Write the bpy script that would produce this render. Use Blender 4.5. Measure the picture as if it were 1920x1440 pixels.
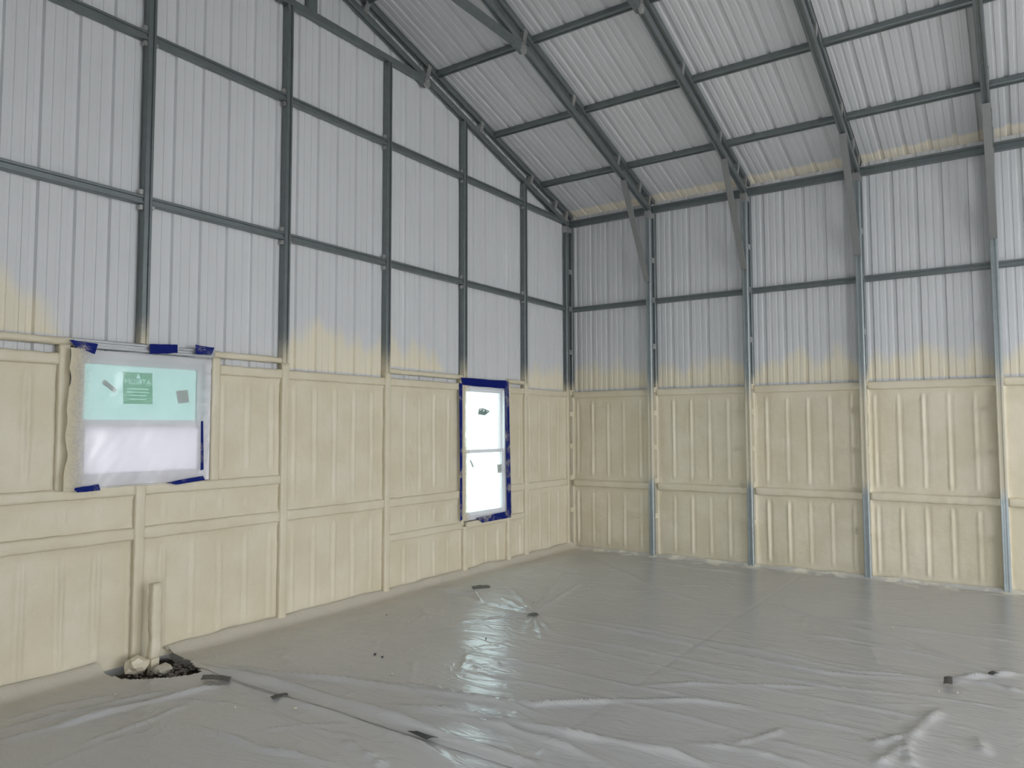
import bpy, bmesh, math, random
import numpy as np
from mathutils import Vector, Matrix, noise

for o in list(bpy.data.objects):
    bpy.data.objects.remove(o, do_unlink=True)
SC = bpy.context.scene
COL = SC.collection
random.seed(7)
RNG = np.random.default_rng(7)

# ------------------------------------------------------------------ camera
CAM = (8.57602, 5.03734, 1.59658)
YAW, PIT, ROL, FPX = 3.74775, 0.05918, -0.00258, 1386.518
fw = Vector((math.cos(PIT)*math.cos(YAW), math.cos(PIT)*math.sin(YAW), math.sin(PIT)))
rt = fw.cross(Vector((0, 0, 1))).normalized()
up = rt.cross(fw)
r2 = rt*math.cos(ROL) + up*math.sin(ROL)
u2 = -rt*math.sin(ROL) + up*math.cos(ROL)
cam_d = bpy.data.cameras.new('camera')
cam = bpy.data.objects.new('camera', cam_d)
COL.objects.link(cam)
M = Matrix((r2, u2, -fw)).transposed().to_4x4()
M.translation = Vector(CAM)
cam.matrix_world = M
cam_d.sensor_width = 36.0
cam_d.lens = FPX*36.0/1920.0
cam_d.clip_start = 0.02
SC.camera = cam


def floor_pt(px, py, z=0.0):
    """pixel of the photograph -> point on the floor"""
    d = r2*((px-960)/FPX) - u2*((py-720)/FPX) + fw
    k = (z-CAM[2])/d.z
    return (CAM[0]+k*d.x, CAM[1]+k*d.y)


def gable_pt(px, py, y=0.0):
    """pixel of the photograph -> (t, z) on the gable wall"""
    d = r2*((px-960)/FPX) - u2*((py-720)/FPX) + fw
    k = (y-CAM[1])/d.y
    return (CAM[0]+k*d.x, CAM[2]+k*d.z)


# ------------------------------------------------------------------ sky, daylight, exposure
SKY = 9.0
world = bpy.data.worlds.new('overcast_sky')
SC.world = world
world.use_nodes = True
bg = world.node_tree.nodes['Background']
bg.inputs['Color'].default_value = (0.96, 0.98, 1.0, 1)
bg.inputs['Strength'].default_value = SKY

SC.view_settings.view_transform = 'Standard'
SC.view_settings.look = 'None'
SC.view_settings.gamma = 1.0
SC.view_settings.use_curve_mapping = False
SC.view_settings.exposure = -0.31

# building dimensions (metres); gable wall is the plane y=0, right wall the plane x=0
RIDGE = 4.36
XW = -0.20           # outer sheet of the right wall
XO = 2*RIDGE+0.20    # outer sheet of the opposite wall
YG = -0.07           # outer sheet of the gable wall
YE = 14.8            # far gable
SL = 0.31            # roof slope
LOWZ, UPZ, ROOFZ = 4.385, 4.545, 4.582
BAY = 1.2192
STUD = [-0.185+1.2055*k for k in range(8)]   # left edge of each gable stud


def roof_z(x, z0=ROOFZ):
    return z0 + SL*(x if x <= RIDGE else 2*RIDGE-x)


DOORS = [  # openings that let the daylight in: wall, a0, a1, top
    ('opposite', 4.1, 6.0, 2.2), ('opposite', 8.6, 12.6, 3.6), ('far', 1.2, 7.5, 4.1)]


def portal(name, loc, rot, sx, sy):
    l = bpy.data.lights.new(name, 'AREA')
    l.shape = 'RECTANGLE'
    l.size, l.size_y = sx, sy
    l.cycles.is_portal = True
    o = bpy.data.objects.new(name, l)
    COL.objects.link(o)
    o.location = loc
    o.rotation_euler = rot
    return o


for w, a0, a1, top in DOORS:
    if w == 'opposite':
        portal('door_daylight', (XO, (a0+a1)/2, top/2), (0, math.radians(90), 0), top, a1-a0)
    else:
        portal('door_daylight', ((a0+a1)/2, YE, top/2), (math.radians(-90), 0, 0), a1-a0, top)
portal('window_daylight', (5.76, YG-0.05, 1.66), (math.radians(90), 0, 0), 0.95, 0.95)
portal('window_daylight', (1.84, YG-0.05, 1.32), (math.radians(90), 0, 0), 0.95, 1.6)


# ------------------------------------------------------------------ materials
def new_mat(name):
    m = bpy.data.materials.new(name)
    m.use_nodes = True
    nt = m.node_tree
    return m, nt, nt.nodes['Principled BSDF']


def N(nt, typ, **kw):
    n = nt.nodes.new(typ)
    for k, v in kw.items():
        if k.startswith('i_'):
            n.inputs[int(k[2:]) if k[2:].isdigit() else k[2:].replace('_', ' ')].default_value = v
        else:
            setattr(n, k, v)
    return n


def math_n(nt, op, a, b=None, c=None, clamp=False):
    n = nt.nodes.new('ShaderNodeMath')
    n.operation = op
    n.use_clamp = clamp
    for i, v in enumerate((a, b, c)):
        if v is None:
            continue
        if isinstance(v, (int, float)):
            n.inputs[i].default_value = v
        else:
            nt.links.new(v, n.inputs[i])
    return n.outputs[0]


def pos_xyz(nt):
    g = nt.nodes.new('ShaderNodeNewGeometry')
    s = nt.nodes.new('ShaderNodeSeparateXYZ')
    nt.links.new(g.outputs['Position'], s.inputs[0])
    return g.outputs['Position'], s.outputs


def smooth(nt, v, a, b):
    n = nt.nodes.new('ShaderNodeMapRange')
    n.interpolation_type = 'SMOOTHSTEP'
    nt.links.new(v, n.inputs['Value'])
    for name, x in (('From Min', a), ('From Max', b)):
        if isinstance(x, (int, float)):
            n.inputs[name].default_value = x
        else:
            nt.links.new(x, n.inputs[name])
    return n.outputs[0]


def noise_n(nt, vec, scale, detail=3, rough=0.5, dim='3D'):
    n = nt.nodes.new('ShaderNodeTexNoise')
    n.noise_dimensions = dim
    n.inputs['Scale'].default_value = scale
    n.inputs['Detail'].default_value = detail
    n.inputs['Roughness'].default_value = rough
    if vec is not None:
        nt.links.new(vec, n.inputs['W' if dim == '1D' else 'Vector'])
    return n.outputs[0]


def mixc(nt, fac, a, b):
    n = nt.nodes.new('ShaderNodeMix')
    n.data_type = 'RGBA'
    if isinstance(fac, (int, float)):
        n.inputs[0].default_value = fac
    else:
        nt.links.new(fac, n.inputs[0])
    for i, v in ((6, a), (7, b)):
        if isinstance(v, tuple):
            n.inputs[i].default_value = (*v, 1) if len(v) == 3 else v
        else:
            nt.links.new(v, n.inputs[i])
    return n.outputs[2]


def mixf(nt, fac, a, b):
    n = nt.nodes.new('ShaderNodeMix')
    n.data_type = 'FLOAT'
    nt.links.new(fac, n.inputs[0])
    n.inputs[2].default_value = a
    n.inputs[3].default_value = b
    return n.outputs[0]


def bump(nt, bsdf, height, strength, dist):
    b = nt.nodes.new('ShaderNodeBump')
    b.inputs['Strength'].default_value = strength
    b.inputs['Distance'].default_value = dist
    nt.links.new(height, b.inputs['Height'])
    nt.links.new(b.outputs[0], bsdf.inputs['Normal'])
    nt.links.new(b.outputs[0], bsdf.inputs['Coat Normal'])


FOAM = (0.71, 0.65, 0.50)
SHEET = (0.66, 0.67, 0.69)
STEEL = (0.195, 0.220, 0.228)


def foam_material():
    m, nt, b = new_mat('spray_foam')
    P, s = pos_xyz(nt)
    n1 = noise_n(nt, P, 3.0, 4)
    n2 = noise_n(nt, P, 90.0, 3, 0.6)
    n3 = noise_n(nt, P, 18.0, 3, 0.6)
    c = mixc(nt, smooth(nt, n1, 0.35, 0.7), (FOAM[0]*0.96, FOAM[1]*0.95, FOAM[2]*0.92), (FOAM[0]*1.04, FOAM[1]*1.04, FOAM[2]*1.07))
    nt.links.new(c, b.inputs['Base Color'])
    b.inputs['Roughness'].default_value = 0.42
    b.inputs['Specular IOR Level'].default_value = 0.5
    h = math_n(nt, 'ADD', math_n(nt, 'MULTIPLY', n2, 0.6), n3)
    bump(nt, b, h, 0.55, 0.006)
    return m


def sheet_material(kind):
    """bare metal sheet with foam overspray where the spray gun strayed"""
    m, nt, b = new_mat('metal_sheet_'+kind)
    P, s = pos_xyz(nt)
    t = s[0] if kind == 'gable' else s[1]
    if kind in ('gable', 'eave'):
        nz = noise_n(nt, t, 2.3, 2, 0.5, '1D')
        fine = noise_n(nt, P, 3.0, 2, 0.5)
        if kind == 'gable':
            r = nt.nodes.new('ShaderNodeValToRGB')
            nt.links.new(math_n(nt, 'DIVIDE', t, 8.0, clamp=True), r.inputs[0])
            els = r.color_ramp.elements
            stops = [(0.0, .55), (0.9, .6), (1.05, .15), (1.35, .12), (1.5, .02), (2.2, .02), (2.6, .75), (3.4, .95), (4.5, 1.0), (4.62, .22), (5.0, .10), (5.3, .02), (6.16, .02), (6.34, .9), (8, .9)]
            els[0].position, els[1].position = 0.0, 1.0
            els[0].color = els[1].color = (0.9, 0.9, 0.9, 1)
            for x, v in stops[1:-1]:
                e = els.new(x/8.0)
                e.color = (v, v, v, 1)
            els[0].color = (0.55, 0.55, 0.55, 1)
            amp = r.outputs[0]
            gate = math_n(nt, 'MULTIPLY', amp, 2.2, clamp=True)
        else:
            amp = 0.75
            gate = 1.0
        h = math_n(nt, 'ADD', 2.10, math_n(nt, 'MULTIPLY', amp, math_n(nt, 'ADD', math_n(nt, 'MULTIPLY', nz, 0.75), -0.02)))
        zz = math_n(nt, 'ADD', s[2], math_n(nt, 'MULTIPLY', math_n(nt, 'SUBTRACT', fine, 0.5), 0.28))
        fac = smooth(nt, zz, math_n(nt, 'ADD', h, 0.10), math_n(nt, 'SUBTRACT', h, 0.13))
        fac = math_n(nt, 'MULTIPLY', fac, gate)
        if kind == 'gable':      # the girts shielded a strip of sheet right above them
            lo = math_n(nt, 'ADD', math_n(nt, 'GREATER_THAN', t, 4.6), math_n(nt, 'MULTIPLY', math_n(nt, 'GREATER_THAN', t, 1.0), math_n(nt, 'LESS_THAN', t, 3.4)))
            edge = math_n(nt, 'ADD', 2.108, math_n(nt, 'MULTIPLY', lo, 0.098))
        else:
            edge = math_n(nt, 'ADD', 2.115, 0.0)
        fac = math_n(nt, 'MULTIPLY', fac, smooth(nt, s[2], math_n(nt, 'SUBTRACT', edge, 0.012), math_n(nt, 'ADD', edge, 0.008)))
    else:
        fine = noise_n(nt, P, 9.0, 3, 0.6)
        xx = math_n(nt, 'ADD', s[0], math_n(nt, 'MULTIPLY', math_n(nt, 'SUBTRACT', fine, 0.5), 0.06))
        fac = smooth(nt, xx, -0.05, -0.12)
    v = noise_n(nt, P, 1.7, 2)
    base = mixc(nt, v, (SHEET[0]*0.95, SHEET[1]*0.95, SHEET[2]*0.95), (SHEET[0]*1.05, SHEET[1]*1.05, SHEET[2]*1.05))
    fo = (0.80, 0.74, 0.585) if kind != 'roof' else (0.92, 0.85, 0.72)  # roof overspray painted paler to make up for the dim light there
    nt.links.new(mixc(nt, math_n(nt, 'MULTIPLY', fac, 0.95), base, fo), b.inputs['Base Color'])
    nt.links.new(mixf(nt, fac, 0.42, 0.7), b.inputs['Roughness'])
    b.inputs['Metallic'].default_value = 0.0
    b.inputs['Specular IOR Level'].default_value = 0.4
    bump(nt, b, noise_n(nt, P, 60.0, 3, 0.6), 0.12, 0.002)
    return m


def steel_material(kind):
    """galvanised steel; overspray below the foam line"""
    m, nt, b = new_mat('galvanized_steel_'+kind)
    P, s = pos_xyz(nt)
    n1 = noise_n(nt, P, 14.0, 4, 0.6)
    f = 1.75 if kind == 'column' else 1.0        # column posts painted paler for the light they reflect
    base = mixc(nt, n1, tuple(c*0.82*f for c in STEEL), tuple(c*1.2*f for c in STEEL))
    fine = noise_n(nt, P, 30.0, 3, 0.7)
    zz = math_n(nt, 'ADD', s[2], math_n(nt, 'MULTIPLY', math_n(nt, 'SUBTRACT', fine, 0.5), 0.12))
    if kind == 'plain':
        fac = None
    elif kind == 'stud':
        fac = smooth(nt, zz, 2.42, 2.10)
    elif kind == 'column':       # dusted between waist and head height only
        fac = math_n(nt, 'MULTIPLY', smooth(nt, zz, 2.3, 1.8), smooth(nt, zz, 0.85, 1.05))
    elif kind == 'outer':        # fully covered below the foam line
        fac = smooth(nt, zz, 2.25, 2.05)
    if fac is None:
        nt.links.new(base, b.inputs['Base Color'])
        b.inputs['Metallic'].default_value = 0.55
    else:
        k = 0.86 if kind == 'column' else 0.95
        nt.links.new(mixc(nt, math_n(nt, 'MULTIPLY', fac, k), base, (0.66, 0.60, 0.45)), b.inputs['Base Color'])
        nt.links.new(mixf(nt, fac, 0.55, 0.0), b.inputs['Metallic'])
    b.inputs['Roughness'].default_value = 0.4
    return m


def simple(name, col, rough=0.5, metal=0.0, spec=0.5, var=0.06, scale=20.0, bmp=0.0):
    m, nt, b = new_mat(name)
    P, s = pos_xyz(nt)
    n = noise_n(nt, P, scale, 3)
    nt.links.new(mixc(nt, n, tuple(c*(1-var) for c in col), tuple(min(1, c*(1+var)) for c in col)), b.inputs['Base Color'])
    b.inputs['Roughness'].default_value = rough
    b.inputs['Metallic'].default_value = metal
    b.inputs['Specular IOR Level'].default_value = spec
    if bmp:
        bump(nt, b, n, bmp, 0.01)
    return m


def tape_material():
    m, nt, b = new_mat('blue_tape_with_overspray')
    P, s = pos_xyz(nt)
    f = noise_n(nt, P, 160.0, 4, 0.75)
    big = noise_n(nt, P, 9.0, 2, 0.5)
    fac = smooth(nt, math_n(nt, 'ADD', f, math_n(nt, 'MULTIPLY', big, 0.9)), 0.98, 1.22)
    nt.links.new(mixc(nt, fac, (0.002, 0.013, 0.16), (0.62, 0.57, 0.44)), b.inputs['Base Color'])
    b.inputs['Roughness'].default_value = 0.6
    b.inputs['Specular IOR Level'].default_value = 0.15
    return m


def film_window_material(cloud=0.46):
    """cloudy plastic film, foam overspray towards the edges of each film (UV = 0..1 over the film)"""
    m, nt, b = new_mat('masking_film')
    nt.nodes.remove(b)
    out = nt.nodes['Material Output']
    P, s = pos_xyz(nt)
    uvn = nt.nodes.new('ShaderNodeUVMap')
    su = nt.nodes.new('ShaderNodeSeparateXYZ')
    nt.links.new(uvn.outputs[0], su.inputs[0])
    fine = noise_n(nt, P, 55.0, 4, 0.75)
    wob = math_n(nt, 'MULTIPLY', math_n(nt, 'SUBTRACT', fine, 0.5), 0.22)
    fac = smooth(nt, math_n(nt, 'ADD', su.outputs[0], wob), 0.15, 0.0)
    tr = nt.nodes.new('ShaderNodeBsdfTransparent')
    tr.inputs[0].default_value = (0.97, 0.98, 1.0, 1)
    tl = nt.nodes.new('ShaderNodeBsdfTranslucent')
    tl.inputs[0].default_value = (0.90, 0.90, 0.92, 1)
    df = nt.nodes.new('ShaderNodeBsdfDiffuse')
    df.inputs[0].default_value = (0.85, 0.85, 0.86, 1)
    gl = nt.nodes.new('ShaderNodeBsdfGlossy')
    gl.inputs['Roughness'].default_value = 0.25
    fo = nt.nodes.new('ShaderNodeBsdfDiffuse')
    fo.inputs[0].default_value = (*FOAM, 1)
    ft = nt.nodes.new('ShaderNodeBsdfTranslucent')
    ft.inputs[0].default_value = (0.75, 0.62, 0.35, 1)

    def mix(f, a, c):
        x = nt.nodes.new('ShaderNodeMixShader')
        if isinstance(f, (int, float)):
            x.inputs[0].default_value = f
        else:
            nt.links.new(f, x.inputs[0])
        nt.links.new(a.outputs[0], x.inputs[1])
        nt.links.new(c.outputs[0], x.inputs[2])
        return x
    a = mix(0.45, tl, df)
    a = mix(cloud, tr, a)
    a = mix(0.07, a, gl)
    sp = mix(0.10, fo, ft)
    a = mix(fac, a, sp)
    nt.links.new(a.outputs[0], out.inputs[0])
    return m


def glass_material(name, tint, frost=0.0):
    m, nt, b = new_mat(name)
    nt.nodes.remove(b)
    out = nt.nodes['Material Output']
    tr = nt.nodes.new('ShaderNodeBsdfTransparent')
    tr.inputs[0].default_value = (*tint, 1)
    gl = nt.nodes.new('ShaderNodeBsdfGlossy')
    gl.inputs['Roughness'].default_value = 0.03
    mx = nt.nodes.new('ShaderNodeMixShader')
    mx.inputs[0].default_value = 0.08
    if frost:
        tl = nt.nodes.new('ShaderNodeBsdfTranslucent')
        tl.inputs[0].default_value = (*tint, 1)
        fx = nt.nodes.new('ShaderNodeMixShader')
        fx.inputs[0].default_value = frost
        nt.links.new(tr.outputs[0], fx.inputs[1])
        nt.links.new(tl.outputs[0], fx.inputs[2])
        tr = fx
    nt.links.new(tr.outputs[0], mx.inputs[1])
    nt.links.new(gl.outputs[0], mx.inputs[2])
    nt.links.new(mx.outputs[0], out.inputs[0])
    return m


def translucent_label(name, col, trans=0.4):
    m, nt, b = new_mat(name)
    nt.nodes.remove(b)
    out = nt.nodes['Material Output']
    df = nt.nodes.new('ShaderNodeBsdfDiffuse')
    df.inputs[0].default_value = (*col, 1)
    tl = nt.nodes.new('ShaderNodeBsdfTranslucent')
    tl.inputs[0].default_value = (*col, 1)
    mx = nt.nodes.new('ShaderNodeMixShader')
    mx.inputs[0].default_value = trans
    nt.links.new(df.outputs[0], mx.inputs[1])
    nt.links.new(tl.outputs[0], mx.inputs[2])
    nt.links.new(mx.outputs[0], out.inputs[0])
    return m


def label_film(name, col, clear):
    m, nt, b = new_mat(name)
    nt.nodes.remove(b)
    out = nt.nodes['Material Output']
    df = nt.nodes.new('ShaderNodeBsdfDiffuse')
    df.inputs[0].default_value = (*col, 1)
    tl = nt.nodes.new('ShaderNodeBsdfTransparent')
    tl.inputs[0].default_value = (*col, 1)
    mx = nt.nodes.new('ShaderNodeMixShader')
    mx.inputs[0].default_value = clear
    nt.links.new(df.outputs[0], mx.inputs[1])
    nt.links.new(tl.outputs[0], mx.inputs[2])
    nt.links.new(mx.outputs[0], out.inputs[0])
    return m


def floor_film_material():
    m, nt, b = new_mat('floor_plastic_film')
    P, s = pos_xyz(nt)
    fine = noise_n(nt, P, 6.0, 4, 0.65)
    off = math_n(nt, 'MULTIPLY', math_n(nt, 'SUBTRACT', fine, 0.5), 0.35)
    gab = smooth(nt, math_n(nt, 'ADD', s[1], math_n(nt, 'MULTIPLY', off, 0.6)), 0.60, -0.05)
    patch = smooth(nt, noise_n(nt, P, 3.2, 3, 0.6), 0.47, 0.60)
    eav = math_n(nt, 'MULTIPLY', smooth(nt, math_n(nt, 'ADD', s[0], off), 0.22, 0.02), patch)
    col = mixc(nt, noise_n(nt, P, 0.9, 2), (0.63, 0.627, 0.62), (0.70, 0.70, 0.70))
    col = mixc(nt, math_n(nt, 'MULTIPLY', gab, 0.75), col, (0.66, 0.60, 0.47))
    col = mixc(nt, math_n(nt, 'MULTIPLY', eav, 0.9), col, (0.80, 0.77, 0.66))
    nt.links.new(col, b.inputs['Base Color'])
    over = math_n(nt, 'MAXIMUM', gab, eav)
    nt.links.new(mixf(nt, over, 0.34, 0.65), b.inputs['Roughness'])
    nt.links.new(mixf(nt, over, 0.75, 0.0), b.inputs['Coat Weight'])
    b.inputs['Coat Roughness'].default_value = 0.13
    nt.links.new(mixf(nt, over, 0.78, 0.97), b.inputs['Alpha'])
    b.inputs['Specular IOR Level'].default_value = 0.5
    # fine crumple of the film
    mp = nt.nodes.new('ShaderNodeMapping')
    mp.inputs['Rotation'].default_value = (0, 0, 0.35)
    mp.inputs['Scale'].default_value = (8.0, 2.4, 4.0)
    nt.links.new(P, mp.inputs[0])
    w = nt.nodes.new('ShaderNodeTexNoise')
    w.inputs['Scale'].default_value = 1.0
    w.inputs['Detail'].default_value = 4
    w.inputs['Distortion'].default_value = 1.4
    nt.links.new(mp.outputs[0], w.inputs['Vector'])
    rid = math_n(nt, 'ABSOLUTE', math_n(nt, 'SUBTRACT', w.outputs[0], 0.5))
    rid = math_n(nt, 'POWER', math_n(nt, 'SUBTRACT', 1.0, math_n(nt, 'MULTIPLY', rid, 4.0), clamp=True), 3.0)
    n3 = noise_n(nt, P, 24.0, 3, 0.6)
    h = math_n(nt, 'ADD', math_n(nt, 'MULTIPLY', rid, 0.7), math_n(nt, 'MULTIPLY', n3, 0.4))
    bump(nt, b, h, 0.28, 0.012)
    return m


MAT = dict(
    foam=foam_material(),
    sheet_gable=sheet_material('gable'), sheet_eave=sheet_material('eave'), sheet_roof=sheet_material('roof'),
    steel=steel_material('plain'), stud=steel_material('stud'), column=steel_material('column'), outer=steel_material('outer'),
    brace=simple('grey_brace_steel', (0.25, 0.255, 0.255), 0.45, 0.3),
    lit_steel=simple('lit_steel', (0.46, 0.475, 0.49), 0.4, 0.25),  # paler copy of the steel, front light put into its colour
    clip=simple('bright_zinc_clip', (0.50, 0.50, 0.49), 0.32, 0.75),
    concrete=simple('concrete', (0.42, 0.415, 0.40), 0.85, 0, 0.3, 0.15, 9.0),
    dirt=simple('dark_soil', (0.05, 0.043, 0.036), 0.95, 0, 0.2, 0.5, 40.0, 0.6),
    gravel=simple('grey_gravel', (0.22, 0.20, 0.175), 0.9, 0, 0.3, 0.3, 60.0),
    rock=simple('pale_chunk', (0.56, 0.52, 0.43), 0.8, 0, 0.3, 0.12, 30.0, 0.4),
    vinyl=simple('white_vinyl', (0.80, 0.78, 0.80), 0.35, 0, 0.5, 0.02),
    tape=tape_material(),
    blue=simple('clean_blue_tape', (0.002, 0.010, 0.15), 0.6, 0, 0.15),
    dark_tape=simple('dark_grey_tape', (0.045, 0.047, 0.052), 0.45),
    film=film_window_material(),
    film_clear=film_window_material(0.14),
    glass_cyan=glass_material('tinted_glass', (0.27, 0.355, 0.34)),
    glass_frosted=glass_material('frosted_glass', (0.40, 0.392, 0.415), 0.85),  # frost added so daylight fills the pane with an even white glow
    glass_bright=glass_material('bright_glass', (0.66, 0.74, 0.73)),
    floor_film=floor_film_material(),
    green=label_film('green_label', (0.20, 0.66, 0.44), 0.75),
    dark_green=translucent_label('dark_green_label', (0.01, 0.06, 0.03), 0.05),
    white_print=label_film('white_print', (0.9, 0.95, 0.93), 0.35),
    grey_label=translucent_label('grey_label', (0.42, 0.40, 0.36), 0.1),
    grey_print=translucent_label('grey_print', (0.22, 0.21, 0.20), 0.05),
    pale_ground=simple('outside_ground', (0.70, 0.69, 0.66), 0.95, 0, 0.2, 0.08, 0.8),  # unseen gravel made pale to bounce more daylight onto the ceiling
)


# ------------------------------------------------------------------ helpers
def ord_word(n):
    return ['', 'first', 'second', 'third', 'fourth', 'fifth', 'sixth', 'seventh', 'eighth'][n]


def empty(name, loc=(0, 0, 0)):
    o = bpy.data.objects.new(name, None)
    o.empty_display_size = 0.1
    COL.objects.link(o)
    o.location = loc
    return o


def tag(o, label, cat, group=None):
    o['label'] = label
    o['category'] = cat
    if group:
        o['group'] = group
    return o


def link_mesh(name, me, parent=None, loc=None):
    o = bpy.data.objects.new(name, me)
    COL.objects.link(o)
    if loc is not None:
        o.location = loc
    if parent is not None:
        o.parent = parent
    return o


def mesh_obj(name, verts, faces, mat, parent=None, smooth=False, origin=None):
    """verts in world coordinates (the parent's own location is subtracted)"""
    if origin is None:
        origin = verts[0]
    base = Vector(origin)
    me = bpy.data.meshes.new(name)
    me.from_pydata([tuple(Vector(v)-base) for v in verts], [], faces)
    me.materials.append(mat)
    bm = bmesh.new()
    bm.from_mesh(me)
    bmesh.ops.recalc_face_normals(bm, faces=bm.faces)
    bm.to_mesh(me)
    bm.free()
    if smooth:
        me.polygons.foreach_set('use_smooth', [True]*len(me.polygons))
    o = link_mesh(name, me, parent)
    o.location = base - (Vector(parent.location) if parent is not None else Vector((0, 0, 0)))
    if parent is not None and parent.parent is not None:
        o.location = base - Vector(parent.location) - Vector(parent.parent.location)
    return o


def box_v(x0, x1, y0, y1, z0, z1):
    v = [(x0, y0, z0), (x1, y0, z0), (x1, y1, z0), (x0, y1, z0), (x0, y0, z1), (x1, y0, z1), (x1, y1, z1), (x0, y1, z1)]
    f = [(0, 3, 2, 1), (4, 5, 6, 7), (0, 1, 5, 4), (1, 2, 6, 5), (2, 3, 7, 6), (3, 0, 4, 7)]
    return v, f


def box(name, x0, x1, y0, y1, z0, z1, mat, parent=None):
    v, f = box_v(x0, x1, y0, y1, z0, z1)
    return mesh_obj(name, v, f, mat, parent, origin=((x0+x1)/2, (y0+y1)/2, z0))


def prism(name, prof, p0, p1, ua, va, mat, parent=None, segs=1, wob=0.0, seed=0, smooth=False):
    """extrude the closed 2-D profile [(u,v)..] from p0 to p1; ua, va are the profile axes"""
    p0, p1, ua, va = Vector(p0), Vector(p1), Vector(ua), Vector(va)
    n = len(prof)
    vs, fs = [], []
    L = (p1-p0).length
    for i in range(segs+1):
        c = p0.lerp(p1, i/segs)
        for j, (u, v) in enumerate(prof):
            q = c+ua*u+va*v
            if wob:
                k = noise.noise((q*14)+Vector((seed*3.1, 0, 0)))*wob + noise.noise((q*45)+Vector((seed, 5, 0)))*wob*0.4
                q = q + (ua*u+va*v).normalized()*k
            vs.append(tuple(q))
    for i in range(segs):
        for j in range(n):
            a, b = i*n+j, i*n+(j+1) % n
            fs.append((a, b, b+n, a+n))
    fs.append(tuple(range(n)))
    fs.append(tuple(range(segs*n, segs*n+n)))
    return mesh_obj(name, vs, fs, mat, parent, smooth, origin=tuple(p0))


def rect_prof(w, d):
    return [(-w/2, 0), (w/2, 0), (w/2, d), (-w/2, d)]


def channel_prof(w, d, g=0.012):
    """box channel whose room side carries a pressed stiffening groove; v runs from the sheet to the room"""
    return [(-w/2, 0), (w/2, 0), (w/2, d-0.005), (w/2-0.005, d), (w*0.20, d), (w*0.15, d-g), (-w*0.15, d-g), (-w*0.20, d), (-w/2+0.005, d), (-w/2, d-0.005)]


def round_prof(w, d, r=0.014):
    """rounded foam-coated bar"""
    pts = [(-w/2, 0), (w/2, 0)]
    for a in (0, 30, 60, 90):
        pts.append((w/2-r+r*math.cos(math.radians(a)), d-r+r*math.sin(math.radians(a))))
    for a in (90, 120, 150, 180):
        pts.append((-w/2+r+r*math.cos(math.radians(a)), d-r+r*math.sin(math.radians(a))))
    return pts


X, Y, Z = (1, 0, 0), (0, 1, 0), (0, 0, 1)


# ------------------------------------------------------------------ corrugated sheets
PITCH = 0.2286


def rib_profile(s0, s1, first, pitch):
    """[(s, depth)] across a sheet from s0 to s1; ribs (depth away from the room) at first+n*pitch"""
    pts = []
    n0 = math.floor((s0-first)/pitch)-1
    n1 = math.ceil((s1-first)/pitch)+1
    for n in range(n0, n1+1):
        c = first+n*pitch
        for ds, dp in ((-0.027, 0), (-0.016, 0.021), (0.016, 0.021), (0.027, 0),
                       (0.064, 0), (0.067, 0.0045), (0.086, 0.0045), (0.090, 0), (0.138, 0), (0.142, 0.0045), (0.161, 0.0045), (0.164, 0)):
            pts.append((c+ds, dp))
    pts.sort()

    def dep(s):
        for (a, da), (b, db) in zip(pts, pts[1:]):
            if a <= s <= b:
                return da if b == a else da+(db-da)*(s-a)/(b-a)
        return 0
    return [(s0, dep(s0))]+[q for q in pts if s0+1e-4 < q[0] < s1-1e-4]+[(s1, dep(s1))], dep


def wall_sheet(name, prof, zspan, place, mat, parent, lap=0.0):
    """prof: [(s, depth)], zspan(sa, sb) -> list of (z0 at sa, z0 at sb, z1 at sa, z1 at sb)"""
    vs, fs = [], []
    for (sa, da), (sb, db) in zip(prof, prof[1:]):
        for za0, zb0, za1, zb1 in zspan(sa, sb):
            k = len(vs)
            vs += [place(sa, da+lap, za0), place(sb, db+lap, zb0), place(sb, db+lap, zb1), place(sa, da+lap, za1)]
            fs.append((k, k+1, k+2, k+3))
    o = mesh_obj(name, vs, fs, mat, parent)
    bm = bmesh.new()
    bm.from_mesh(o.data)
    bmesh.ops.remove_doubles(bm, verts=bm.verts, dist=1e-5)
    bm.to_mesh(o.data)
    bm.free()
    return o


# windows on the gable: t0, t1, z0, z1 of the opening
W1 = (5.285, 6.265, 1.215, 2.115)
W2 = (1.40, 2.245, 0.585, 2.085)

wall_left = empty('wall_left')
wall_left['kind'] = 'structure'
GR, GP = 4.023, 0.2262
edges = [GR-0.9048*k for k in range(6, -8, -1)]
edges = [e for e in edges if XW < e < XO]
edges = [XW]+edges+[XO]
for i, (a, b) in enumerate(zip(edges, edges[1:])):
    prof, dep = rib_profile(a-0.006, b+0.006, GR, GP)
    cuts = [s for w in (W1, W2) for s in w[:2] if a < s < b] + ([RIDGE] if a < RIDGE < b else [])
    prof = sorted(prof+[(c, dep(c)) for c in cuts])

    def zs(sa, sb):
        m = (sa+sb)/2
        ta, tb = roof_z(sa)+0.03, roof_z(sb)+0.03
        for w in (W1, W2):
            if w[0]-1e-5 <= m <= w[1]+1e-5:
                return [(0, 0, w[2], w[2]), (w[3], w[3], ta, tb)]
        return [(0, 0, ta, tb)]
    wall_sheet('metal_panel', prof, zs, lambda s, d, z: (s, YG-d, z), MAT['sheet_gable'], wall_left, 0.0025*(i % 2))

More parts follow.
